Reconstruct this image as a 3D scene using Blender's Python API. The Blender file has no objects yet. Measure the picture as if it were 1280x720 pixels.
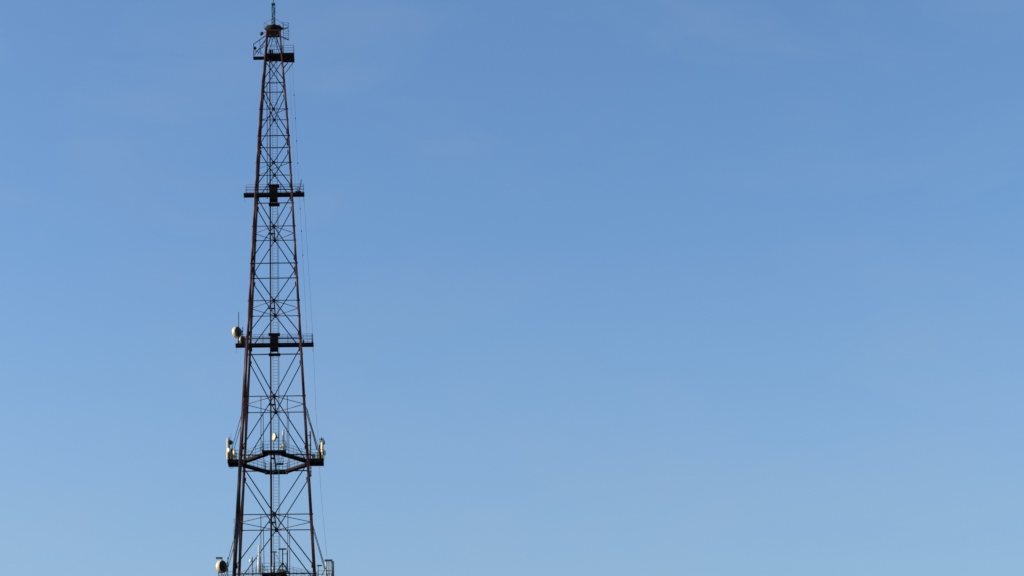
import bpy, bmesh, math, random
from mathutils import Vector, Matrix
random.seed(7)
R = math.radians
scene = bpy.context.scene
col = scene.collection

# ------------------------------------------------------------------ camera
F_PX, PITCH, DIST, CAM_Z, ROLL = 2400.0, 19.5, 220.0, 1.7, -0.22
PCX, PCY = 343.2, 360.0                      # where the lens axis lands in the 1280x720 frame
cam_d = bpy.data.cameras.new('camera')
cam = bpy.data.objects.new('camera', cam_d)
col.objects.link(cam)
cam_d.sensor_width = 36.0
cam_d.lens = 36.0 * F_PX / 1280.0
cam_d.shift_x = (640 - PCX) / 1280.0
cam_d.clip_start, cam_d.clip_end = 0.5, 30000
cam.matrix_world = (Matrix.Translation((0, -DIST, CAM_Z)) @
                    (Matrix.Rotation(R(90 + PITCH), 4, 'X') @ Matrix.Rotation(R(ROLL), 4, 'Z')))
scene.camera = cam

YAW = R(-1.6)                                # the tower stands turned a little
RZ = Matrix.Rotation(YAW, 4, 'Z')
RZI = RZ.inverted()
_c = RZI @ Vector((0, -DIST, CAM_Z))
_rot = cam.matrix_world.to_3x3()

def at(px, py, y=0.0):
    """tower-frame point at depth y seen at photo position (px, py)"""
    v = RZI.to_3x3() @ (_rot @ Vector((px - PCX, -(py - PCY), -F_PX)))
    return _c + v * ((y - _c.y) / v.y)

# ------------------------------------------------------------------ materials
def mat(name, base, rough=0.6, metal=0.0, var=None, scale=3.0, bump=0.0, amount=(0.42, 0.62), spec=0.5):
    m = bpy.data.materials.new(name)
    m.use_nodes = True
    nt = m.node_tree
    b = nt.nodes['Principled BSDF']
    b.inputs['Roughness'].default_value = rough
    b.inputs['Metallic'].default_value = metal
    b.inputs['Specular IOR Level'].default_value = spec
    tc = nt.nodes.new('ShaderNodeTexCoord')
    n = nt.nodes.new('ShaderNodeTexNoise')
    n.inputs['Scale'].default_value = scale
    n.inputs['Detail'].default_value = 8
    n.inputs['Roughness'].default_value = 0.65
    nt.links.new(tc.outputs['Object'], n.inputs['Vector'])
    r = nt.nodes.new('ShaderNodeValToRGB')
    v = var if var else tuple(min(1, c * 1.35) for c in base)
    r.color_ramp.elements[0].position, r.color_ramp.elements[1].position = amount
    r.color_ramp.elements[0].color = (*base, 1)
    r.color_ramp.elements[1].color = (*v, 1)
    nt.links.new(n.outputs['Fac'], r.inputs['Fac'])
    nt.links.new(r.outputs['Color'], b.inputs['Base Color'])
    if bump:
        bp = nt.nodes.new('ShaderNodeBump')
        bp.inputs['Strength'].default_value = bump
        bp.inputs['Distance'].default_value = 0.02
        nt.links.new(n.outputs['Fac'], bp.inputs['Height'])
        nt.links.new(bp.outputs['Normal'], b.inputs['Normal'])
    return m

M = {
    'red': mat('red oxide paint', (0.055, 0.011, 0.011), 0.45, 0, (0.14, 0.042, 0.032), 4.5, 0.4, (0.40, 0.75), spec=0.35),
    'steel': mat('dark weathered steel', (0.008, 0.007, 0.009), 0.55, 0, (0.022, 0.012, 0.011), 1.2, spec=0.3),
    'deck': mat('rusted deck plate', (0.009, 0.006, 0.006), 0.75, 0, (0.024, 0.010, 0.008), 2.0, 0.3, spec=0.15),
    'galv': mat('galvanised steel', (0.16, 0.17, 0.19), 0.5, 0.2, (0.24, 0.25, 0.27), 2.5),
    'rail': mat('railing steel', (0.030, 0.034, 0.045), 0.6, 0, (0.05, 0.04, 0.04), 2.0),
    'cream': mat('aged cream plastic', (0.82, 0.68, 0.42), 0.45, 0, (0.66, 0.52, 0.31), 5.0, amount=(0.5, 0.8)),
    'white': mat('white antenna plastic', (0.70, 0.70, 0.67), 0.4, 0, (0.60, 0.60, 0.56), 2.5),
    'greygreen': mat('grey green casing', (0.12, 0.15, 0.13), 0.55, 0, (0.20, 0.22, 0.17), 3.0),
    'back': mat('dark dish back', (0.022, 0.024, 0.022), 0.7, 0, (0.04, 0.034, 0.028), 3.0, spec=0.15),
    'drab': mat('weathered grey dish back', (0.07, 0.062, 0.055), 0.7, 0, (0.12, 0.10, 0.085), 5.0, spec=0.3),
    'teal': mat('teal green paint', (0.012, 0.115, 0.100), 0.5, 0, (0.02, 0.16, 0.13), 2.0),
    'black': mat('black cable sheath', (0.012, 0.012, 0.014), 0.5, 0, (0.02, 0.02, 0.022), 4.0),
    'blue': mat('grey blue casing', (0.10, 0.12, 0.17), 0.5, 0, (0.14, 0.16, 0.21), 3.0),
    'olive': mat('olive canvas', (0.055, 0.060, 0.022), 0.85, 0, (0.10, 0.09, 0.035), 4.0, 0.4),
    'concrete': mat('concrete', (0.33, 0.32, 0.30), 0.85, 0, (0.25, 0.24, 0.22), 1.5, 0.3),
    'ground': mat('dry grass ground', (0.07, 0.085, 0.035), 0.95, 0, (0.12, 0.105, 0.05), 0.05, 0.2),
    'glass': mat('lamp glass', (0.75, 0.74, 0.70), 0.15, 0, (0.65, 0.64, 0.60), 5.0),
}

# ------------------------------------------------------------------ mesh helpers
class MB:
    def __init__(self):
        self.v, self.f, self.s = [], [], []
    def _add(self, vs, fs, smooth=False):
        n = len(self.v)
        self.v += [tuple(p) for p in vs]
        self.f += [tuple(i + n for i in f) for f in fs]
        self.s += [smooth] * len(fs)
        return self
    def lathe(self, p0, p1, prof, n=10):
        """surface of revolution about p0->p1; prof = [(t along axis 0..1, radius)]"""
        p0, p1 = Vector(p0), Vector(p1)
        d = p1 - p0
        z = d.normalized()
        x = z.orthogonal().normalized()
        y = z.cross(x)
        vs, fs = [], []
        for t, r in prof:
            for k in range(n):
                a = 2 * math.pi * k / n
                vs.append(p0 + d * t + (x * math.cos(a) + y * math.sin(a)) * r)
        for i in range(len(prof) - 1):
            for k in range(n):
                k2 = (k + 1) % n
                fs.append((i * n + k, i * n + k2, (i + 1) * n + k2, (i + 1) * n + k))
        self._add(vs, fs, True)
        m = len(self.v) - len(vs)
        self.f += [tuple(m + k for k in reversed(range(n))), tuple(m + (len(prof) - 1) * n + k for k in range(n))]
        self.s += [False, False]
        return self
    def tube(self, p0, p1, r, r1=None, n=8):
        return self.lathe(p0, p1, [(0, r), (1, r if r1 is None else r1)], n)
    def path(self, pts, r, n=6):
        for a, b in zip(pts, pts[1:]):
            self.tube(a, b, r, n=n)
        return self
    def bar(self, p0, p1, w, h, up=(0, 0, 1), bev=0.0):
        """rectangular bar: w across, h along up"""
        p0, p1 = Vector(p0), Vector(p1)
        d = (p1 - p0).normalized()
        u = Vector(up)
        s = d.cross(u)
        if s.length < 1e-4:
            s = d.orthogonal()
        s.normalize()
        u = s.cross(d).normalized()
        if bev:
            sec = [(-w/2+bev, -h/2), (w/2-bev, -h/2), (w/2, -h/2+bev), (w/2, h/2-bev),
                   (w/2-bev, h/2), (-w/2+bev, h/2), (-w/2, h/2-bev), (-w/2, -h/2+bev)]
        else:
            sec = [(-w/2, -h/2), (w/2, -h/2), (w/2, h/2), (-w/2, h/2)]
        n = len(sec)
        vs = [p + s * a + u * b for p in (p0, p1) for a, b in sec]
        fs = [(k, (k + 1) % n, n + (k + 1) % n, n + k) for k in range(n)]
        fs += [tuple(reversed(range(n))), tuple(range(n, 2 * n))]
        return self._add(vs, fs)
    def box(self, c, s):
        c = Vector(c)
        return self.bar(c - Vector((0, 0, s[2] / 2)), c + Vector((0, 0, s[2] / 2)), s[0], s[1], (0, 1, 0))
    def ring(self, c, axis, r, t, n=20, a0=0, a1=360):
        z = Vector(axis).normalized()
        x = z.orthogonal().normalized()
        y = z.cross(x)
        pts = [Vector(c) + (x * math.cos(R(a0 + (a1 - a0) * k / n)) + y * math.sin(R(a0 + (a1 - a0) * k / n))) * r for k in range(n + 1)]
        return self.path(pts, t, 5)
    def build(self, name, m, parent=None):
        me = bpy.data.meshes.new(name)
        me.from_pydata(self.v, [], self.f)
        bm = bmesh.new(); bm.from_mesh(me)
        bmesh.ops.recalc_face_normals(bm, faces=bm.faces)
        bm.to_mesh(me); bm.free()
        for p, s in zip(me.polygons, self.s):
            p.use_smooth = s
        me.materials.append(M[m])
        o = bpy.data.objects.new(name, me)
        col.objects.link(o)
        if parent: o.parent = parent
        return o

def thing(name, label, cat, loc, az=None, group=None):
    """Empty at the base of a thing; loc in the tower frame; az turns its own +X towards that bearing (tower frame)"""
    o = bpy.data.objects.new(name, None)
    o.empty_display_size = 0.3
    col.objects.link(o)
    o.location = RZ @ Vector(loc)
    o.rotation_euler = (0, 0, YAW + (az or 0))
    o['label'] = label; o['category'] = cat
    if group: o['group'] = group
    return o

def label(o, text): o['label'] = text; return o

# ------------------------------------------------------------------ the setting
g = MB()
N = 96
vs = [(0, 0, 0)] + [(9000 * math.cos(2 * math.pi * k / N), 9000 * math.sin(2 * math.pi * k / N), 0) for k in range(N)]
g._add(vs, [(0, k + 1, (k + 1) % N + 1) for k in range(N)])
go = g.build('ground', 'ground'); go['kind'] = 'structure'

# ------------------------------------------------------------------ the tower
T = thing('lattice_tower', 'tall rust red steel lattice communications tower with several walkways against the blue sky', 'tower', (0, 0, 0))

LEV = [('A', 106.45, 1.37), ('B', 102.72, 1.625), ('C', 98.99, 1.84), ('D', 95.31, 2.03), ('E', 91.63, 2.209),
       ('F', 86.73, 2.439), ('G', 81.84, 2.674), ('H', 77.0, 2.905), ('I', 72.15, 3.137), ('J', 64.92, 3.485),
       ('K', 57.75, 3.843), ('L', 50.64, 4.185), ('M', 43.73, 4.52), ('N', 29.2, 5.22), ('O', 14.8, 5.91), ('P', 0.4, 6.6)]
Z = {n: z for n, z, a in LEV}
A = {n: a for n, z, a in LEV}
z_top = at(342, 42.6, 0).z
prof = [(z_top, 0.84), (at(342, 72, 0).z, 1.02)] + [(z, a) for n, z, a in LEV]

def half(z):
    for (z1, a1), (z0, a0) in zip(prof, prof[1:]):
        if z >= z0:
            t = (z - z0) / (z1 - z0)
            return a0 + (a1 - a0) * t
    return prof[-1][1]

def leg_r(z): return 0.235 - 0.00105 * z if z > 0 else 0.235
CORN = [(-1, -1), (1, -1), (1, 1), (-1, 1)]
def corner(i, z, inset=0.0):
    a = half(z) - inset
    return Vector((CORN[i % 4][0] * a, CORN[i % 4][1] * a, z))
def facemid(i, z, out=0.0):
    a = half(z) + out
    d = [(0, -1), (1, 0), (0, 1), (-1, 0)][i % 4]
    return Vector((d[0] * a, d[1] * a, z))

kn = [z for z, a in prof]
for i in range(4):
    m = MB()
    for z1, z0 in zip(kn, kn[1:]):
        nseg = max(1, int((z1 - z0) / 3.8))
        for k in range(nseg):
            za, zb = z1 + (z0 - z1) * k / nseg, z1 + (z0 - z1) * (k + 1) / nseg
            m.tube(corner(i, za), corner(i, zb), leg_r(za), leg_r(zb), 12)
            if za > 5 and z1 < 110:                     # bolted flange joint
                c = corner(i, zb); d = (corner(i, za) - c).normalized()
                m.tube(c - d * 0.06, c + d * 0.06, leg_r(zb) + 0.075, n=12)
    lg = m.build('leg', 'red', T)
    MB().box((*corner(i, 0.2).xy, 0.2), (2.6, 2.6, 0.5)).build('foundation', 'concrete', T)

# cross beams on every level, end levels heavier
def face_beam(i, z, r):
    MB().tube(corner(i, z), corner(i + 1, z), r, n=6).build('cross_beam', 'steel', T)
for n, z, a in LEV[:13]:
    heavy = n in 'ACEGIKM'
    for i in range(4):
        face_beam(i, z, (0.066 if heavy else 0.050) + (0.008 if z < 75 else 0))

# diagonals, crossing at the middle levels
bays = ['A', 'C', 'E', 'G', 'I', 'K', 'M']
mids = ['B', 'D', 'F', 'H', 'J', 'L']
for (t, b), md in zip(zip(bays, bays[1:]), mids):
    zt, zb, zm = Z[t] - 0.07 * (Z[t] - Z[b]), Z[b] + 0.06 * (Z[t] - Z[b]), Z[md]
    r = 0.063 + 0.007 * (106 - Z[t]) / 60
    for i in range(4):
        mid = facemid(i, zm)
        for j in (0, 1):
            MB().tube(corner(i + j, zt), mid, r, n=6).tube(mid, corner(i + 1 - j, zb), r, n=6).build('diagonal_brace', 'steel', T)
        g_ = 0.21 + 0.08 * (106 - Z[t]) / 60
        axis = Vector([(0, -1, 0), (1, 0, 0), (0, 1, 0), (-1, 0, 0)][i])
        p = MB()
        p.lathe(mid - axis * 0.05, mid + axis * 0.075, [(0, g_), (1, g_)], 8)
        for sx in (-1, 1):
            for sz in (-1, 1):
                tang = Vector((0, 0, 1)).cross(axis)
                q = mid + tang * sx * g_ * 0.5 + Vector((0, 0, sz * g_ * 0.5))
                p.tube(q + axis * 0.06, q + axis * 0.11, 0.03, n=6)
        p.build('gusset_plate', 'steel', T)
        # corner plates where the diagonals land
        for zc in (zt, zb):
            for j in (0, 1):
                c = corner(i + j, zc)
                tg = (corner(i + 1 - j, zc) - c).normalized()
                MB_ = MB().bar(c + tg * 0.05, c + tg * (leg_r(zc) + 0.12), 0.03, 0.42, (0, 0, 1))
                if i in (0, 2):
                    MB_.build('corner_plate', 'steel', T)

# plan bracing inside the shaft
for md in mids:
    z = Z[md]
    if md in 'BD':
        MB().tube(corner(3, z), corner(1, z), 0.04, n=6).build('plan_brace', 'steel', T)
        if md == 'D': MB().tube(facemid(3, z), facemid(0, z), 0.03, n=6).build('plan_brace', 'steel', T)
    else:
        for i in range(4):
            MB().tube(facemid(i, z), facemid(i + 1, z), 0.045, n=6).build('plan_brace', 'red', T)
        MB().bar(facemid(0, z), facemid(2, z), 0.14, 0.16).build('centre_strut', 'steel', T)
        MB().bar((-0.75, 0.1, z), (0.1, 0.1, z), 0.16, 0.17).build('pipe_bracket', 'steel', T)
for n in 'KM':
    MB().bar(facemid(0, Z[n]), facemid(2, Z[n]), 0.18, 0.2).build('centre_strut', 'steel', T)

# below the frame the shaft carries on to the ground
m = MB()
for t, b in (('M', 'N'), ('N', 'O'), ('O', 'P')):
    for i in range(4):
        for j in (0, 1):
            m.tube(corner(i + j, Z[t]), corner(i + 1 - j, Z[b]), 0.07, n=6)
        if b != 'P': m.tube(corner(i, Z[b]), corner(i + 1, Z[b]), 0.08, n=6)
m.build('lower_bracing', 'steel', T)

# top bay: one crossing under the top platform and an inverted V above it
zP = at(342, 72, 0).z
for i in range(4):
    for j in (0, 1):
        MB().tube(corner(i + j, zP - 0.1), corner(i + 1 - j, Z['A'] + 0.35), 0.058, n=6).build('diagonal_brace', 'steel', T)
        MB().tube(facemid(i, z_top + 0.1), corner(i + j, zP + 0.15), 0.042, n=6).build('diagonal_brace', 'steel', T)
    face_beam(i, z_top, 0.06)

# climbing ladder, riser pipes and feeder cables
zl = z_top - 0.05
m = MB()
for x in (-0.24, 0.40):
    m.tube((x, 0.2, 0.3), (x, 0.2, zl), 0.033, n=6)
z = 0.5
while z < zl:
    m.tube((-0.24, 0.2, z), (0.40, 0.2, z), 0.017, n=5); z += 0.37
m.build('ladder', 'galv', T)
m = MB()
for x in (0.5,):
    m.tube((x, 0.55, 0.3), (x, 0.55, Z['E'] - 2), 0.02, n=5)
m.build('cable', 'black', T)
MB().tube((-0.50, 0.05, 0.3), (-0.50, 0.05, Z['K']), 0.125, n=10).tube((-0.50, 0.05, Z['K']), (-0.50, 0.05, Z['E']), 0.095, n=10) \
    .tube((-0.50, 0.05, Z['E']), (-0.50, 0.05, zP + 1), 0.085, n=10).build('riser_pipe', 'steel', T)
MB().tube((-0.86, 0.1, Z['E'] - 0.3), (-0.86, 0.1, zP - 3.6), 0.05, n=8).build('riser_pipe', 'steel', T)
m = MB()
for q in range(4):
    off = Vector((-0.20 + 0.10 * q, -0.25 - 0.03 * (q in (1, 2)), 0))
    zt = [Z['I'], Z['K'] - .4, Z['K'] - .6, Z['K'] - .5][q]
    zs = [1.0, Z['M'], Z['L'], Z['K'], Z['J'], Z['I']]
    pts = [corner(0, zz) + off for zz in zs if zz < zt] + [corner(0, zt) + off]
    m.path(pts, 0.052, 6)
m.build('feeder_cable', 'black', T)

# ---- railings and decks
def rail_mesh(pts, h=1.08, n=3, r=0.024, closed=False, post=1.4):
    m = MB()
    P = [Vector(p) for p in pts]
    if closed: P = P + [P[0]]
    for a, b in zip(P, P[1:]):
        for k in range(1, n + 1):
            dz = Vector((0, 0, h * k / n))
            m.tube(a + dz, b + dz, r, n=5)
        c = max(1, round((b - a).length / post))
        for k in range(c + 1):
            q = a.lerp(b, k / c)
            m.tube(q, q + Vector((0, 0, h)), r * 1.15, n=5)
    return m

def deck_box(x0, x1, y0, y1, z, t, name='walkway', m='deck'):
    """deck with edge channels and cross joists under a plate; z = top"""
    b = MB()
    b.box(((x0 + x1) / 2, (y0 + y1) / 2, z - 0.02), (x1 - x0, y1 - y0, 0.04))
    w = 0.09
    for y in (y0 + w / 2, y1 - w / 2):
        b.bar((x0, y, z - 0.04 - (t - 0.04) / 2), (x1, y, z - 0.04 - (t - 0.04) / 2), w, t - 0.04)
    k = max(2, int((x1 - x0) / 0.9))
    for q in range(k + 1):
        x = x0 + 0.045 + (x1 - x0 - 0.09) * q / k
        b.bar((x, y0 + w, z - 0.05 - (t - 0.08) / 2), (x, y1 - w, z - 0.05 - (t - 0.08) / 2), 0.07, t - 0.1)
    return b.build(name, m, T)

# two straight walkways running through the shaft
def straight_walkway(xl, xr, y_mid, z_face):
    a, b = at(xl, y_mid, 0), at(xr, y_mid, 0)
    z = a.z + 0.16
    d = deck_box(a.x, b.x, -0.36, 0.36, z, 0.36)
    for s in (-0.33, 0.33):
        rail_mesh([(a.x + 0.3, s, z), (b.x - 0.1, s, z)]).build('railing', 'rail', d)
    for x in (a.x + 0.12, b.x - 0.12):                # little hanger rods under both tips
        MB().tube((x, 0, z - 0.3), (x, 0, z - 1.1), 0.015, n=5).build('hanger_rod', 'rail', d)
    return a.x, b.x, z
xl1, xr1, zw1 = straight_walkway(304.6, 380.6, 244.0, Z['E'])
xl2, xr2, zw2 = straight_walkway(294.4, 392.2, 431.9, Z['I'])

# tall enclosed landings on the ladder where it meets those walkways
def enclosure(px0, px1, pt, pb):
    cx = (at(px0, pt, 0).x + at(px1, pt, 0).x) / 2
    w = at(px1, pt, 0).x - at(px0, pt, 0).x
    zt, zb = at(px0, pt, -w / 2).z, at(px0, pb - 3.5, -w / 2).z
    b = MB()
    for sx, sy, wx, wy in ((0, -1, w, .04), (0, 1, w, .04), (-1, 0, .04, w - .08), (1, 0, .04, w - .08)):
        b.box((cx + sx * (w / 2 - .02), sy * (w / 2 - .02), (zt + zb + 0.5) / 2), (wx, wy, zt - zb - 0.5))
    for k in range(4):                                  # stiffening ribs
        zz = zb + 0.6 + (zt - zb - 0.7) * k / 3
        for s in (-1, 1):
            b.bar((cx - w / 2, s * (w / 2 + .02), zz), (cx + w / 2, s * (w / 2 + .02), zz), .04, .07)
    e = b.build('ladder_enclosure', 'deck', T)
    MB().box((cx, 0, zt + 0.03), (w + .45, w + .2, .06)).build('top_plate', 'deck', e)
    MB().box((cx + .03, 0, zb), (w + .45, w + .1, .07)).build('floor_plate', 'deck', e)
    p = MB()
    for sx in (-1, 1):
        for sy in (-1, 1):
            p.box((cx + sx * (w / 2 - .05), sy * (w / 2 - .05), zb + 0.26), (.08, .08, .5))
    p.build('stub_posts', 'deck', e)
enclosure(337.7, 347.0, 231.3, 257.8)
enclosure(337.8, 347.7, 417.2, 445.5)

# octagonal walkways: four outrigger decks joined by slanting gangways, hung on rods from the level above
def outriggers(lv, up, z, reach_left, reach=2.1, reach_front=1.25):
    a = half(z)
    decks = [(-1, 0), (1, 0), (0, -1), (0, 1)]
    for dx, dy in decks:
        hw = 1.05 if dx else 1.4
        rc = (reach_left if dx < 0 else reach) if dx else (reach_front if dy < 0 else 1.7)
        if dx:
            x0, x1 = sorted((dx * (a - 0.05), dx * (a + rc)))
            d = deck_box(x0, x1, -hw, hw, z, 0.42)
            o = dx * (a + rc - 0.05); i_ = dx * (a + 0.3)
            pts = [(i_, -hw + .05, z), (o, -hw + .05, z), (o, hw - .05, z), (i_, hw - .05, z)]
            ends = [((dx * half(Z[up]), s * 1.25, Z[up]), (dx * (a + min(rc - .1, 1.6)), s * (hw - .02), z)) for s in (-1, 1)]
        else:
            y0, y1 = sorted((dy * (a + 0.4), dy * (a + rc)))
            d = deck_box(-hw, hw, y0, y1, z, 0.26)
            o = dy * (a + rc - 0.05); i_ = dy * (a + 0.45)
            pts = [(-hw + .05, i_, z), (-hw + .05, o, z), (hw - .05, o, z), (hw - .05, i_, z)]
            ends = [((s * 1.55, dy * half(Z[up]), Z[up]), (s * (hw + .1), dy * (a + rc - .1), z)) for s in (-1, 1)]
        rail_mesh(pts).build('railing', 'rail', d)
        for p0, p1 in ends:
            MB().tube(p0, (p1[0], p1[1], z), 0.042, n=6).build('hanger_rod', 'steel', d)
    for sx in (-1, 1):
        for sy in (-1, 1):
            p0, p1 = Vector((sx * (a - 0.05), sy * 0.75, z - .18)), Vector((sx * 1.0, sy * (a + 0.45), z - .18))
            m = MB().bar(p0, p1, 0.7, 0.05)
            d = (p1 - p0).normalized(); nrm = d.cross(Vector((0, 0, 1)))
            for s in (-1, 1):
                m.bar(p0 + nrm * s * .32 - Vector((0, 0, .14)), p1 + nrm * s * .32 - Vector((0, 0, .14)), .08, .22)
            for k in range(6):
                q = p0.lerp(p1, (k + .5) / 6) - Vector((0, 0, .1))
                m.bar(q - nrm * .3, q + nrm * .3, .06, .12)
            gw = m.build('gangway', 'deck', T)
            for s in (-1, 1):
                rail_mesh([p0 + nrm * s * .33, p1 + nrm * s * .33], r=0.02).build('railing', 'rail', gw)
zK = at(343, 576.2, 0).z
outriggers('K', 'J', zK, 1.75, 1.9)
# landing round the ladder in the middle of that level
def landing(z):
    b = MB().box((.55, .75, z), (.8, .6, .04))
    for y in (.5, 1.0):
        b.bar((.15, y, z - .06), (.95, y, z - .06), .05, .08)
    d = b.build('ladder_landing', 'deck', T)
    rail_mesh([(.92, .48, z), (.92, 1.02, z), (.18, 1.02, z)], n=3).build('railing', 'rail', d)
    MB().bar((-.55, .1, z + .5), (.0, .1, z + .5), .18, .2).build('pipe_bracket', 'steel', d)
    MB().tube((.5, 1.0, z), (.95, -.1, z + 1.1), .035, n=6).build('grab_bar', 'galv', d)
landing(zK - .15)
zM = Z['M'] + (zK - Z['K']) - .36
outriggers('M', 'L', zM, 2.1)

# ---- top platform, its wide right-hand deck, jib and crown
pr0, pr1 = at(353.2, 72, 0), at(368, 72, 0)
zT = pr0.z + 0.12
dk = deck_box(pr0.x, pr1.x, -1.1, 1.1, zT, 0.28)
MB().box(((pr0.x + pr1.x) / 2, 0, zT - .262), (pr1.x - pr0.x - .2, 1.98, .02)).build('soffit_plate', 'deck', dk)
rail_mesh([(pr0.x + .1, -1.06, zT), (pr1.x - .06, -1.06, zT), (pr1.x - .06, 1.06, zT), (pr0.x + .1, 1.06, zT)], n=3, post=1.2).build('railing', 'rail', dk)
for s in (-0.95, 0.95):
    MB().tube((pr1.x - .1, s, zT - .28), (half(zT - 2.2), s, zT - 2.2), 0.05, n=6).build('deck_brace', 'steel', dk)
    MB().tube((pr0.x + .7, s, zT - .28), (half(zT - 1.2), s, zT - 1.2), 0.045, n=6).build('deck_brace', 'steel', dk)
m = MB()
for y, w in ((-0.85, .42), (-0.15, .26), (0.6, .5)):
    m.bar((-1.05, y, zT - .12), (pr0.x, y, zT - .12), w, .25)
m.build('walkway', 'deck', T)
rail_mesh([(-1.0, -.95, zT), (1.15, -.95, zT)], n=2).build('railing', 'rail', T)
pl0 = at(316.5, 70, 0)
d = deck_box(pl0.x, -0.95, -0.25, 0.25, zT - .02, 0.26)

jib = MB()
def seg(p, q, r, y=0.0, m=jib): m.tube(at(*p, y), at(*q, y), r, n=6)
def side(py):                                # point on the left side of the shaft, between its two legs
    zz = at(333, py, 0).z
    return Vector((-half(zz), 0, zz))
zq = side(47.6).z
jib.tube(corner(0, zq), corner(3, zq), .045, n=6)
jib.tube(side(43.4), at(317, 55.2, 0), .055, n=6)
jib.tube(side(47.0), at(318.0, 69, .12), .05, n=6).tube(side(47.8), at(321.8, 68.6, -.14), .042, n=6)
seg((317, 54.5), (317.2, 70), .05)
seg((317.2, 61.5), (323.4, 66.2), .03)
jib.tube(at(321.5, 63, 0), (-half(zT + .1), 0, zT + .1), .03, n=6)
jib.tube(at(317.2, 66, 0), side(56.0), .035, n=6).tube(at(324.5, 50.4, 0), at(326, 69, 0), .03, n=6)
jb = jib.build('jib_frame', 'steel', T)
c = at(318.8, 60.2, -.1)
MB().lathe(c - Vector((0, .06, 0)), c + Vector((0, .06, 0)), [(0, .2), (.4, .15), (.6, .15), (1, .2)], 14).build('pulley', 'steel', jb)

hz = at(342, 34.9, 0).z
hd = 1.25
m = MB()
m._add([(0, -hd, hz), (hd, 0, hz), (0, hd, hz), (-hd, 0, hz), (0, -hd, hz - .1), (hd, 0, hz - .1), (0, hd, hz - .1), (-hd, 0, hz - .1)],
       [(0, 1, 2, 3), (7, 6, 5, 4), (0, 4, 5, 1), (1, 5, 6, 2), (2, 6, 7, 3), (3, 7, 4, 0)])
crown = m.build('crown_deck', 'steel', T)
rail_mesh([(0, -hd + .05, hz), (hd - .05, 0, hz), (0, hd - .05, hz), (-hd + .05, 0, hz)], h=.72, n=1, closed=True, r=.022, post=9).build('railing', 'rail', crown)
zc0, zc1 = z_top - .02, z_top + .22
m = MB()
m._add([(-.9, -.9, zc0), (.9, -.9, zc0), (.9, .9, zc0), (-.9, .9, zc0), (-.9, -.9, zc1), (.9, -.9, zc1), (.9, .9, zc1), (-.9, .9, zc1)],
       [(0, 1, 5, 4), (1, 2, 6, 5), (2, 3, 7, 6), (3, 0, 4, 7), (0, 3, 2, 1), (4, 5, 6, 7)])
drum = m.build('crown_frame', 'red', T)
for px in (337.6, 346.8):  # added pale stubs standing in for bright sky showing through two holes
    c = at(px, 43.6, 0.1); c.z = zc0
    MB().lathe(c + Vector((0, 0, .02)), c - Vector((0, 0, .14)), [(0, .10), (.5, .10), (1, .06)], 10).build('lamp', 'glass', drum)
MB().lathe((0, 0, zc1), (0, 0, hz - .1), [(0, .93), (.45, .98), (1, 1.22)], 8).build('crown_neck', 'deck', T)
# caged ladder up the right side of the crown and two stub arms
x0 = at(354.4, 50, 0).x
m = MB()
for s in (-.22, .22):
    m.tube((x0, s, zT), (x0, s, hz + .75), .024, n=5)
zz = zT + .3
while zz < hz + .6:
    m.tube((x0, -.22, zz), (x0, .22, zz), .015, n=5); zz += .35
cl = m.build('caged_ladder', 'rail', T)
m = MB()
for py in (29.3, 33, 38.6, 43, 48):
    zc = at(357, py, 0).z
    pts = [(x0 + .70 * math.sin(math.pi * k / 10) ** .7, -.3 * math.cos(math.pi * k / 10), zc) for k in range(11)]
    m.path(pts, .02, 5)
for k in (3, 5, 7):
    x, y = x0 + .70 * math.sin(math.pi * k / 10) ** .7, -.3 * math.cos(math.pi * k / 10)
    m.tube((x, y, at(357, 48, 0).z), (x, y, at(357, 29.3, 0).z), .012, n=5)
m.build('cage_hoops', 'rail', cl)
t_ = MB()
for px, py, w_, h_ in ((347.5, 71.5, .5, .5), (337.0, 71.0, .42, .4)):
    t_.box(at(px, py, .2), (w_, .4, h_))
t_.build('winch_housing', 'deck', T)
MB().bar((-.3, .45, zT), (-.3, .45, zT + 1.2), .45, .3, (0, 1, 0), bev=.03).build('equipment_case', 'deck', T)
for s_ in (-1, 1):
    MB().tube((s_ * 1.0, -.9, zT), (s_ * .2, -.82, z_top), .04, n=6).build('diagonal_brace', 'steel', T)
MB().tube(at(351, 45.5, -.2), at(361, 50, -.2), .075, n=8).build('stub_arm', 'steel', T)
MB().tube(at(350, 37.6, -.3), at(360.3, 34.6, -.3), .065, n=8).build('stub_arm', 'red', T)

# ------------------------------------------------------------------ things on the tower
# teal mast and spike on the crown
zm0, zm1 = hz, at(341.4, 5.6, 0).z
t = thing('antenna_mast', 'slim teal green lattice mast with a thin spike on the very top of the tower', 'mast', (-.02, 0, hz))
hm = .19
L_ = zm1 - hz
m = MB()
for sx in (-1, 1):
    for sy in (-1, 1):
        m.tube((sx * hm, sy * hm, 0), (sx * hm, sy * hm, L_), .058, n=6)
k = 5
for q in range(k):
    za, zb = L_ * q / k, L_ * (q + 1) / k
    for (ax, ay), (bx, by) in (((-1, -1), (1, -1)), ((1, -1), (1, 1)), ((1, 1), (-1, 1)), ((-1, 1), (-1, -1))):
        if q % 2: (ax, ay), (bx, by) = (bx, by), (ax, ay)
        m.tube((ax * hm, ay * hm, za), (bx * hm, by * hm, zb), .045, n=5)
        m.tube((ax * hm, ay * hm, zb), (bx * hm, by * hm, zb), .04, n=5)
m.build('lattice', 'teal', t)
MB().box((0, 0, L_ + .03), (hm * 2 + .12, hm * 2 + .12, .12)).build('cap_plate', 'teal', t)
MB().tube((.02, 0, L_), (.02, 0, L_ + 2.6), .05, .02, n=8).build('spike', 'steel', t)

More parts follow.
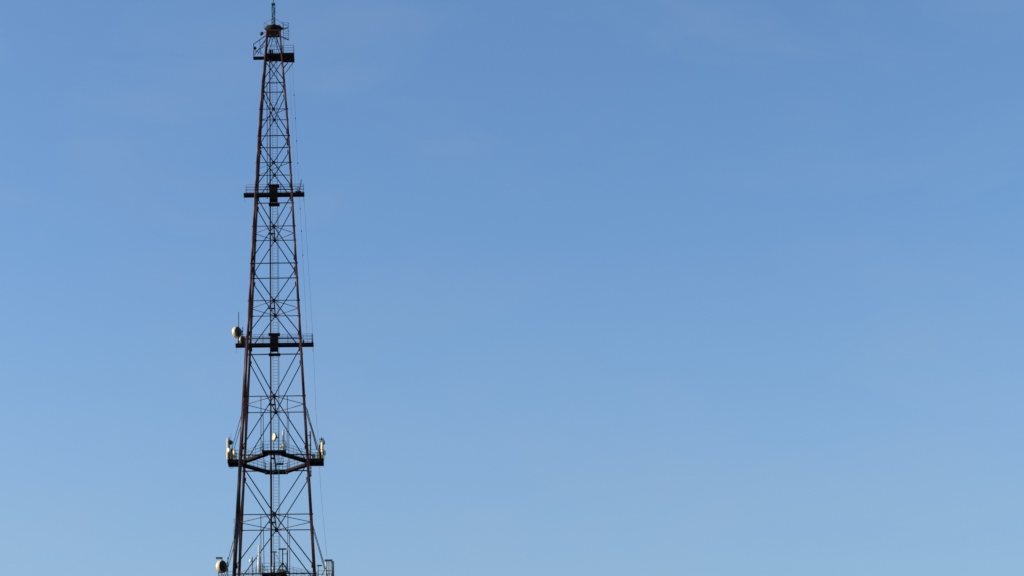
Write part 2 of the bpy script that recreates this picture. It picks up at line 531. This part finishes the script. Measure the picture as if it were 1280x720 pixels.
def drum_dish(name, lab, p, az, r, depth, post=None, face='cream', side='cream', back='back', bulge=.14):
    """drum antenna: +X is where it looks; p = centre of the drum"""
    t = thing(name, lab, 'dish antenna', p, az)
    x0 = -depth / 2
    MB().lathe((x0, 0, 0), (x0 + depth, 0, 0), [(0, r * .97), (.04, r), (.96, r), (1, r * .98)], 28).build('shroud', side, t)
    MB().lathe((x0 + depth - .002, 0, 0), (x0 + depth + r * bulge, 0, 0), [(0, r * .97), (.45, r * .8), (.85, r * .4), (1, .02)], 28).build('radome', face, t)
    b = MB().lathe((x0 + .002, 0, 0), (x0 - r * .16, 0, 0), [(0, r * .985), (.15, r * .95), (.5, r * .62), (.9, r * .26), (1, r * .2)], 24)
    for k in range(6):
        a = 2 * math.pi * k / 6 + .3
        b.tube((x0 - r * .19, math.cos(a) * r * .2, math.sin(a) * r * .2), (x0 - r * .04, math.cos(a) * r * .93, math.sin(a) * r * .93), .02 + r * .02, n=5)
    b.build('back_shell', back, t)
    MB().box((x0 - r * .34, 0, 0), (r * .36, r * .36, r * .5)).build('feed_box', back, t)
    mt = MB()
    xp = x0 - r * .95
    mt.bar((x0 - r * .5, 0, -.02), (xp, 0, -.02), r * .2, r * .2)
    lo, hi = post if post else (-r * 1.6, r * .8)
    mt.tube((xp, 0, lo), (xp, 0, hi), .05, n=8)
    mt.build('mounting_post', 'steel', t)
    return t

def bearing(x, y): return math.atan2(y, x)
def base_z(py_floor, z): return z

# dishes on the lower straight walkway, left tip
p = at(296.2, 415.6, .15)
drum_dish('drum_dish', 'larger round cream dish high beside the thin whip at left tip of middle walkway', p, bearing(-.80, .60), .69, .46, (zw2 - p.z, .5), back='drab')
p = at(302.9, 425.4, .0)
drum_dish('drum_dish', 'smaller round cream dish half hidden behind the left leg on middle walkway', p, bearing(-.72, .69), .52, .36, (zw2 - p.z, .4), back='drab')
def whip(lab, px, y0, y1, d, base, r=.03):
    a, b = at(px, y0, d), at(px, y1, d)
    t = thing('whip_antenna', lab, 'antenna', (b.x, b.y, base))
    MB().tube((0, 0, 0), (0, 0, (b.z - base) * .4), r * 1.25, n=8).build('mount', 'steel', t)
    MB().tube((0, 0, (b.z - base) * .38), (0, 0, a.z - base), r, r * .7, n=8).build('rod', 'steel', t)
    return t
whip('thin dark vertical whip rising above the cream dish on middle walkway', 298.3, 390, 410, -.25, zw2, .055)
whip('short dark whip at the right tip of middle walkway', 390.1, 417, 425, -.3, zw2, .05)
whip('hair thin whip above the cluster on the lower left outrigger deck', 288.6, 541, 552, -.2, zK, .02)
# small bracket box at middle walkway, right
t = thing('junction_box', 'tiny dark box on the deck of middle walkway just right of the leg', 'box', at(379.2, 429.2, -.2).xyz[:2] + (zw2,))
MB().box((0, 0, .18), (.2, .2, .28)).build('case', 'black', t); MB().box((0, 0, .02), (.12, .12, .08)).build('foot', 'steel', t)
MB().tube((0, 0, .32), (0, 0, 1.0), .02, n=6).build('conduit', 'steel', t)

# loop antenna on the right tip of the upper walkway
b = at(372.8, 241, -.2)
t = thing('loop_antenna', 'small ring shaped antenna with slanting spiked boom at right tip of upper walkway', 'antenna', (b.x, -.2, zw1))
MB().box((0, 0, .08), (.72, .4, .16)).build('base_plate', 'black', t)
c = at(373.0, 236.2, -.2)
dx = c.x - b.x
MB().ring((dx, 0, c.z - zw1), (0, 1, 0), .2, .04).tube((dx, 0, .1), (dx, 0, c.z - zw1 - .2), .035, n=6).build('ring', 'steel', t)
q0, q1 = at(374.2, 240, -.2), at(376.9, 224.8, -.2)
o0, o1 = Vector((q0.x - b.x, 0, q0.z - zw1)), Vector((q1.x - b.x, 0, q1.z - zw1))
m = MB().tube(o0, o1, .03, n=6)
for k in range(7):
    q = o0.lerp(o1, .25 + .75 * k / 6)
    w = .11 if k % 2 else .2
    m.tube(q + Vector((-w, 0, -.05)), q + Vector((w * .6, 0, .05)), .026, n=5)
m.build('spiked_boom', 'rail', t)

# flood lamps on the crown and under the back deck corners
def flood(lab, p, az, s=.2, m='black', arm=0):
    t = thing('flood_lamp', lab, 'lamp', p, az)
    MB().lathe((-.1, 0, 0), (s * 1.2, 0, 0), [(0, s * .35), (.5, s * .8), (1, s)], 12).build('housing', m, t)
    MB().lathe((s * 1.2, 0, 0), (s * 1.2 + .03, 0, 0), [(0, s * .94), (1, s * .8)], 12).build('lens', 'glass', t)
    if arm: MB().bar((-.08, 0, 0), (-arm, 0, -.1), .08, .08).build('stalk', 'steel', t)
    else: MB().bar((-.05, 0, -.02), (-.05, 0, -s * 1.6), .06, .06).build('stalk', 'steel', t)
flood('dark round lamp sticking out at the left of the crown, above the jib', at(328.4, 41.3, 0), bearing(-.75, .66), .26, arm=.66)
bz = half(zK) + 2.0 - .15
for px, lab in ((332.0, 'small white lamp at left corner of the rear lower outrigger deck'), (358.4, 'small white lamp at right corner of the rear lower outrigger deck')):
    flood(lab, at(px, 590.6, half(zK) + .35), bearing(0, -1), .13, 'white')

# cluster on the lower left outrigger deck
def panel(name, lab, px, y0, y1, d, w, dep, az, mt, floor, posttop=0.15, cat='antenna'):
    a, b = at(px, y0, d), at(px, y1, d)
    t = thing(name, lab, cat, (b.x, b.y, floor), az)
    zb, zt = b.z - floor, a.z - floor
    MB().bar((0.0, 0, zb), (0.0, 0, zt), w, dep, (1, 0, 0), bev=min(w, dep) * .25).build('panel', mt, t)
    m = MB()
    for f in (.2, .8):
        m.bar((-dep / 2, 0, zb + (zt - zb) * f), (-dep / 2 - .14, 0, zb + (zt - zb) * f), .08, .08)
    m.build('bracket', 'steel', t)
    MB().tube((-dep / 2 - .16, 0, 0), (-dep / 2 - .16, 0, zt + posttop), .04, n=8).build('pole', 'steel', t)
    return t
xo = -half(zK) - 2.0
panel('panel_antenna', 'tall narrow cream panel antenna at outer edge of lower left outrigger deck', 284.4, 547.5, 574.5, -.5, .26, .18, bearing(-.95, -.3), 'cream', zK)
drum_dish('drum_dish', 'small dark backed dish at the top of the lower left outrigger cluster', at(288.4, 553.2, -.5), bearing(.5, .86), .27, .2, (zK - at(288.4, 553.2, -.5).z, .3), side='greygreen')
drum_dish('drum_dish', 'small bright peach lit dish facing outwards on lower left outrigger deck', at(286.0, 563.2, -.9), bearing(-.82, -.57), .31, .22, (zK - at(286, 563.2, -.9).z, .1), back='greygreen')
panel('panel_antenna', 'short grey green panel behind the peach dish on lower left outrigger deck', 288.3, 566.5, 574, -.2, .3, .2, bearing(-.3, -.95), 'greygreen', zK)
panel('panel_antenna', 'short pale panel near the leg on lower left outrigger deck', 292.4, 562.5, 574.5, .5, .3, .16, bearing(-.6, -.8), 'cream', zK)
panel('panel_antenna', 'rusty brown slim panel in the middle of lower left outrigger deck', 290.0, 560.5, 574, .1, .17, .14, bearing(-.2, -.98), 'red', zK)
m = MB()
pts = [at(285.0 + 9.0 * k / 12, 578.5 + 7.0 * math.sin(math.pi * k / 12) ** .8, -.6) for k in range(13)]
m.path(pts, .028, 6)
o = m.build('drooping_cable', 'rail')
o.matrix_world = RZ
o['label'] = 'thin cable loop drooping under the lower left outrigger deck'; o['category'] = 'cable'

# front lower outrigger deck: lens shaped dish and slim pale panel
yd = -half(zK) - .85
p = at(342.9, 546.2, yd)
drum_dish('drum_dish', 'pale yellow lens shaped dish standing alone on the front lower outrigger deck', p, bearing(-.88, -.47), .48, .14, (zK - p.z, .5), side='back', bulge=.07)
panel('panel_antenna', 'slim upright pale panel on right side of front lower outrigger deck', 353.9, 538.5, 563, yd, .17, .15, bearing(-.5, -.87), 'cream', zK)
flood('tiny dark lamp beside slim pale panel on front lower outrigger deck', at(351.6, 558.2, yd), bearing(-.5, -.87), .11)

# long grey blue tube beside right leg, at the lower right outrigger deck
def tube_antenna(lab, px, y0, y1, d, r, m, floor):
    a, b = at(px, y0, d), at(px, y1, d)
    t = thing('tube_antenna', lab, 'antenna', (b.x, b.y, b.z))
    h = a.z - b.z
    MB().lathe((0, 0, 0), (0, 0, h), [(0, r * .6), (.01, r), (.985, r), (1, r * .7)], 14).build('radome', m, t)
    mm = MB()
    for f in (.15, .5, .85):
        mm.lathe((0, 0, h * f - .05), (0, 0, h * f + .05), [(0, r + .03), (1, r + .03)], 12)
        mm.bar((-r, 0, h * f), (-r - .3, 0, h * f), .06, .06)
    mm.build('clamp', 'steel', t)
    return t
tube_antenna('long vertical grey blue tube just right of the right leg at lower outriggers', 387.9, 539, 574, -.9, .12, 'blue', zK)
tube_antenna('pale grey tube hanging below the lower right outrigger deck beside the leg', 388.4, 583, 596, -.9, .085, 'galv', zK)
# slanting blue stay between right leg and deck
o = MB().tube(at(383.4, 511, .2), at(396.2, 562, .2), .075, n=8).build('stay_tube', 'blue', T)

# cluster on lower right outrigger deck
panel('panel_antenna', 'tall cream panel antenna leaning at outer edge of lower right outrigger deck', 402.6, 553, 575.5, -.4, .30, .2, bearing(-.6, -.8), 'cream', zK)
panel('panel_antenna', 'grey green panel at inner side of lower right outrigger cluster', 398.8, 562, 574, -.3, .3, .2, bearing(-.3, -.95), 'greygreen', zK)
panel('panel_antenna', 'small dark panel in the middle of lower right outrigger cluster', 396.9, 566, 574.5, .3, .26, .2, bearing(.1, -1), 'greygreen', zK)
drum_dish('drum_dish', 'small dish seen edge on low at the outer end of lower right outrigger deck', at(404.2, 566.5, .1), bearing(.75, .66), .38, .2, (zK - at(404.2, 566.5, .1).z, .2), side='cream', back='cream')
drum_dish('drum_dish', 'small green dish high on the lower right outrigger cluster', at(404.2, 553.0, .0), bearing(.95, -.3), .27, .26, (zK - at(404.2, 553, 0).z, .25), face='greygreen', side='greygreen')
b = at(402.2, 556, -.1)
t = thing('yagi_antenna', 'small crossed spiky antenna on a post topping the lower right outrigger cluster', 'antenna', (b.x, b.y, zK))
zt = at(402.2, 546.4, -.1).z - zK
MB().tube((0, 0, 0), (0, 0, zt), .045, n=8).build('pole', 'red', t)
zc = at(402, 549, -.1).z - zK
m = MB().tube((-.28, 0, zc - .02), (.28, 0, zc + .03), .035, n=6)
for k in (-1, -.3, .4, 1):
    m.tube((.25 * k, -.2, zc), (.25 * k, .2, zc), .02, n=5).tube((.25 * k, 0, zc - .15), (.25 * k, 0, zc + .12), .03, n=5)
m.build('spiked_boom', 'black', t)
t = thing('equipment_cabinet', 'small pale equipment cabinet on lower right outrigger deck next to the leg', 'cabinet', (*at(391.8, 572, -.6).xy, zK))
MB().bar((0, 0, .06), (0, 0, .62), .5, .36, (0, 1, 0), bev=.03).build('case', 'white', t)
MB().bar((0, -.19, .14), (0, -.19, .55), .38, .02, (0, 1, 0)).build('door', 'galv', t)
MB().box((0, 0, .03), (.44, .3, .06)).build('plinth', 'steel', t)

def radio(lab, px, py, d, m, az, w=.34, h=.5):
    p = at(px, py, d)
    t = thing('radio_unit', lab, 'radio box', (p.x, p.y, zK), az)
    zc = p.z - zK
    b = MB().bar((0, 0, zc - h / 2), (0, 0, zc + h / 2), w, w * .6, (1, 0, 0), bev=.03)
    b.build('case', m, t)
    f = MB()
    for k in range(5):
        y = -w * .36 + w * .18 * k
        f.bar((w * .3, y, zc - h * .42), (w * .3, y, zc + h * .42), .02, .05, (1, 0, 0))
    f.build('cooling_fins', m, t)
    MB().tube((-w * .42, 0, 0), (-w * .42, 0, zc + h * .7), .035, n=6).build('pole', 'steel', t)
    MB().path([(0, .05 * k - .05 + .1 * math.sin(k), zc - h / 2 - .02 - .06 * k) for k in range(4)] + [(-.2, .1, .02)], .02, 5).build('jumper_cable', 'black', t)
radio('dark finned box low between rusty panel and peach dish, lower left outrigger deck', 287.2, 569.5, .5, 'black', bearing(-.2, -1))
radio('pale finned box at inner corner of lower left outrigger deck by the leg', 294.6, 568.5, -.6, 'cream', bearing(-.5, -.85), .28, .42)
radio('dark finned box on the pole middle of the lower right outrigger cluster', 400.4, 568.0, -.7, 'black', bearing(.2, -1), .3, .55)
radio('cream finned box low at front of the lower right outrigger cluster', 403.6, 571.5, -.9, 'cream', bearing(-.5, -.85), .34, .46)
radio('dark finned box high behind the cream panel, lower right outrigger cluster', 400.2, 558.5, .4, 'black', bearing(-.3, -1), .3, .45)

# ---- bottom platform
p = at(276.9, 708.6, -.3)
dE = drum_dish('drum_dish', 'largest cream dish with a dark back at far left of the bottom platform', p, bearing(-.80, .60), .73, .52, (zM - p.z, 1.0))
b = at(275.2, 698.2, -.5)
t = thing('floodlight', 'flat blue grey floodlight on a short post right above the largest dish', 'lamp', (at(277.4, 698, -.5).x, -.5, zM))
MB().tube((0, 0, 0), (0, 0, b.z - zM), .045, n=8).build('post', 'steel', t)
MB().bar((.06, 0, b.z - zM + .05), (-.68, 0, b.z - zM + .05), .36, .2, bev=.04).build('housing', 'blue', t)
MB().bar((0, 0, b.z - zM - .06), (-.62, 0, b.z - zM - .06), .3, .02).build('lens', 'glass', t)
p = at(312.9, 701.0, .8)
drum_dish('drum_dish', 'tiny pale round dish on a thin dark post near the left leg, bottom platform', p, bearing(-.9, -.43), .21, .12, (zM - p.z, .45), side='white', face='white')
ydm = -half(zM) - .85
tA = thing('pole_antenna', 'thick pale grey pole antenna with a slanting stay on front bottom deck', 'antenna', (at(323.6, 715, ydm).x, ydm, zM))
zt = at(323.6, 681, ydm).z - zM
MB().lathe((0, 0, .1), (0, 0, zt), [(0, .1), (.02, .17), (.58, .17), (.59, .11), (.98, .10), (1, .04)], 14).build('radome', 'white', tA)
MB().tube((.22, 0, .0), (.22, 0, zt * .6), .035, n=6).tube((-.24, 0, 0), (-.24, 0, zt * .62), .03, n=6).build('support_pole', 'galv', tA)
m = MB()
for f in (.25, .5): m.bar((-.26, 0, zt * f), (.24, 0, zt * f), .08, .07)
m.build('clamp', 'steel', tA)
MB().tube((.2, 0, zt * .38), (1.1, 0, .05), .022, n=5).build('stay', 'steel', tA)
tB = thing('pole_antenna', 'grey stub mast with a bright white lower tube beside the riser pipe', 'antenna', (at(342.3, 715, ydm).x, ydm, zM))
zt = at(342.5, 690, ydm).z - zM
MB().tube((.06, 0, 0), (.06, 0, zt), .09, .08, n=10).build('pole', 'galv', tB)
MB().lathe((-.09, -.1, .08), (-.09, -.1, .75), [(0, .09), (.05, .13), (.92, .13), (1, .06)], 14).build('white_tube', 'white', tB)
MB().bar((-.18, 0, zt), (.32, 0, zt + .02), .1, .12).build('head_bracket', 'steel', tB)
MB().tube((.18, 0, zt - .2), (1.05, 0, .8), .02, n=5).build('stay', 'steel', tB)
tC = thing('davit_post', 'dark T shaped post with splayed legs on the front bottom deck', 'post', (at(353.4, 716, ydm).x, ydm, zM))
zt = at(353.4, 686.3, ydm).z - zM
zs = at(353.4, 703.3, ydm).z - zM
MB().tube((0, 0, 0), (0, 0, zt), .065, n=8).build('post', 'steel', tC)
MB().bar((-.46, 0, zt), (.44, 0, zt), .14, .15).build('head_beam', 'steel', tC)
for s in (-1, 1):
    MB().bar((0, 0, zs), (s * .72, 0, 0), .13, .12).build('leg', 'steel', tC)
za = at(353.4, 692.4, ydm).z - zM
MB().bar((0, 0, za), (.5, 0, za), .05, .06).tube((.5, 0, at(358.6, 688, ydm).z - zM), (.5, 0, at(358.6, 712, ydm).z - zM), .035, n=6).build('side_arm', 'steel', tC)
t = thing('tarpaulin_bundle', 'low olive green bundle lying at the foot of the T shaped post', 'bundle', (at(352.6, 715, ydm).x, ydm - .28, zM))
m = MB()
vs, fs = [], []
nu, nv = 18, 7
for j in range(nv):
    ph = math.pi / 2 * j / (nv - 1)
    for i in range(nu):
        th = 2 * math.pi * i / nu
        w = 1 + .18 * math.sin(3 * th + j) + .1 * math.sin(7 * th)
        vs.append((.62 * w * math.cos(th) * math.cos(ph), .2 * w * math.sin(th) * math.cos(ph), .02 + .26 * math.sin(ph) * (1 + .3 * math.sin(4 * th))))
for j in range(nv - 1):
    for i in range(nu):
        i2 = (i + 1) % nu
        fs.append((j * nu + i, j * nu + i2, (j + 1) * nu + i2, (j + 1) * nu + i))
m._add(vs, fs, True)
m.build('canvas', 'olive', t)
MB().ring((0, 0, .16), (1, .1, 0), .24, .02, 16).build('rope', 'galv', t)

# twin tubes at far right of the bottom platform
t = thing('twin_tube_antenna', 'pair of upright tubes under a dark cap at far right of the bottom platform', 'antenna', (at(411.8, 720, -.3).x, -.3, zM))
b = zM
zt = at(411.8, 700.5, -.3).z - b
MB().lathe((-.38, 0, -.2), (-.38, 0, zt - .15), [(0, .12), (1, .12)], 12).build('tube', 'white', t)
MB().lathe((-.05, -.05, -.2), (-.05, -.05, zt - .2), [(0, .07), (1, .07)], 12).build('tube', 'white', t)
MB().lathe((.36, 0, -.2), (.36, 0, zt - .12), [(0, .2), (1, .2)], 12).build('tube', 'greygreen', t)
MB().bar((-.55, 0, zt), (.38, 0, zt), .3, .2, bev=.03).build('cap', 'blue', t)
m = MB().tube((-.38, .1, zt - .7), (-1.3, .1, -.25), .045, n=6)
for f in (.2, .5): m.bar((-.45, 0, zt * f), (.45, 0, zt * f), .1, .08)
m.build('brace', 'steel', t)
t = thing('davit_post', 'small dark T shaped post between right leg and twin tubes, bottom platform', 'post', (at(398, 720, -.3).x, -.3, zM))
zt = at(399, 707, -.3).z - zM
MB().tube((0, 0, 0), (0, 0, zt), .04, n=6).build('post', 'steel', t)
MB().bar((-.15, 0, zt), (.42, 0, zt), .12, .14).build('head_beam', 'steel', t)
MB().tube((-half(zM) * 0 - .0, .02, .6), (-.35, .02, .6), .03, n=5).build('side_arm', 'steel', t)
# slim conduit clamped outside the left leg
o = MB().path([at(292.6, 648, -4.6), at(292.4, 668, -4.6), at(291.8, 690, -4.6), at(291.2, 716, -4.6)], .045, 6).build('conduit', 'galv', T)

# hanging wires off the right side
def wire(lab, pts, d, r, beads=()):
    P = [at(*q, d) for q in pts]
    t = thing('hanging_wire', lab, 'wire', P[-1])
    m = MB()
    b = P[-1]
    m.path([q - b for q in P], r, 5)
    m.build('strand', 'rail', t)
    for q in beads:
        c = at(*q, d) - b
        MB().lathe(c + Vector((0, 0, -.11)), c + Vector((0, 0, .11)), [(0, .03), (.3, .055), (.7, .055), (1, .03)], 8).build('insulator', 'black', t)
def lerp(p, q, y): return (p[0] + (q[0] - p[0]) * (y - p[1]) / (q[1] - p[1]), y)
a, b = (365.5, 78), (384.3, 430)
wire('beaded wire hanging from the top platform down to the middle walkway', [a, b], .1, .010, [lerp(a, b, y) for y in (119, 148, 176, 204, 261, 289, 319)])
wire('plain thin wire hanging from the top platform down to the upper walkway', [(361.5, 80), (369.6, 241)], .9, .008)
wire('thin wire running between right tips of the upper and middle walkways', [(380.0, 246), (391.6, 430)], .1, .011)
gz = -1.2
wire('thin wire dropping from the right tip of middle walkway past the outriggers', [(391.8, 435), (394.8, 510), (401.5, 620), (408.5, 695), (412.0, 735)], -.1, .011)

# ------------------------------------------------------------------ light
SUN_EL, SUN_AZ = 20.0, math.pi - 0.03        # bearing of the sun (math angle): from the left of the picture
sd = bpy.data.lights.new('sun', 'SUN')
sd.energy, sd.angle, sd.color = 3.2, R(0.5), (1.0, 0.82, 0.58)
so = bpy.data.objects.new('sun', sd)
col.objects.link(so)
sv = Vector((math.cos(SUN_AZ) * math.cos(R(SUN_EL)), math.sin(SUN_AZ) * math.cos(R(SUN_EL)), math.sin(R(SUN_EL))))
so.rotation_euler = sv.to_track_quat('Z', 'Y').to_euler()
so.location = (-200, 0, 150)

w = bpy.data.worlds.new('World')
scene.world = w
w.use_nodes = True
nt = w.node_tree
bg = nt.nodes['Background']
sky = nt.nodes.new('ShaderNodeTexSky')
sky.sky_type = 'NISHITA'
sky.sun_disc = False
sky.sun_elevation = R(SUN_EL)
sky.sun_rotation = math.pi / 2 - SUN_AZ
sky.altitude, sky.air_density, sky.dust_density, sky.ozone_density = 0, 1.25, 2.0, 6.0
# a trace of very thin high cloud over the blue
tc = nt.nodes.new('ShaderNodeTexCoord')
mp = nt.nodes.new('ShaderNodeMapping')
mp.inputs['Scale'].default_value = (8.0, 8.0, 20.0)
mp.inputs['Rotation'].default_value = (0, R(9), 0)
nz = nt.nodes.new('ShaderNodeTexNoise')
nz.inputs['Scale'].default_value = 1.0
nz.inputs['Detail'].default_value = 5
nz.inputs['Roughness'].default_value = 0.55
nz.inputs['Distortion'].default_value = 0.6
rp = nt.nodes.new('ShaderNodeMapRange')
rp.inputs['From Min'].default_value, rp.inputs['From Max'].default_value = 0.46, 0.80
rp.inputs['To Min'].default_value, rp.inputs['To Max'].default_value = 0.0, 0.14
mx = nt.nodes.new('ShaderNodeMix'); mx.data_type = 'RGBA'
nt.links.new(tc.outputs['Generated'], mp.inputs['Vector'])
nt.links.new(mp.outputs['Vector'], nz.inputs['Vector'])
nt.links.new(nz.outputs['Fac'], rp.inputs['Value'])
sx = nt.nodes.new('ShaderNodeSeparateXYZ')
hz_ = nt.nodes.new('ShaderNodeMapRange')           # the sky pales towards the horizon
hz_.inputs['From Min'].default_value, hz_.inputs['From Max'].default_value = 0.15, 0.36
hz_.inputs['To Min'].default_value, hz_.inputs['To Max'].default_value = 0.24, 0.0
ad = nt.nodes.new('ShaderNodeMath'); ad.operation = 'ADD'
nt.links.new(tc.outputs['Generated'], sx.inputs[0])
nt.links.new(sx.outputs['Z'], hz_.inputs['Value'])
nt.links.new(rp.outputs['Result'], ad.inputs[0])
nt.links.new(hz_.outputs['Result'], ad.inputs[1])
nt.links.new(ad.outputs[0], mx.inputs['Factor'])
nt.links.new(sky.outputs['Color'], mx.inputs[6])
mx.inputs[7].default_value = (2.0, 2.35, 2.85, 1)
nt.links.new(mx.outputs[2], bg.inputs['Color'])
bg.inputs['Strength'].default_value = 0.15

vs_ = scene.view_settings
vs_.view_transform = 'Standard'; vs_.look = 'None'
vs_.gamma = 1; vs_.use_curve_mapping = False
vs_.exposure = 0.44

# repeats of a kind share a group phrase
GROUPS = {'drum_dish': 'dish antennas on the tower', 'panel_antenna': 'panel antennas on the outrigger decks',
          'radio_unit': 'radio boxes on the outrigger decks', 'flood_lamp': 'lamps on the tower', 'whip_antenna': 'whip antennas on the walkways',
          'hanging_wire': 'wires hanging beside the tower', 'tube_antenna': 'tube antennas by the right leg',
          'pole_antenna': 'pole antennas on the bottom platform', 'davit_post': 'T shaped posts on the bottom platform'}
for o in col.objects:
    if o.parent is None and o.name.split('.')[0] in GROUPS:
        o['group'] = GROUPS[o.name.split('.')[0]]
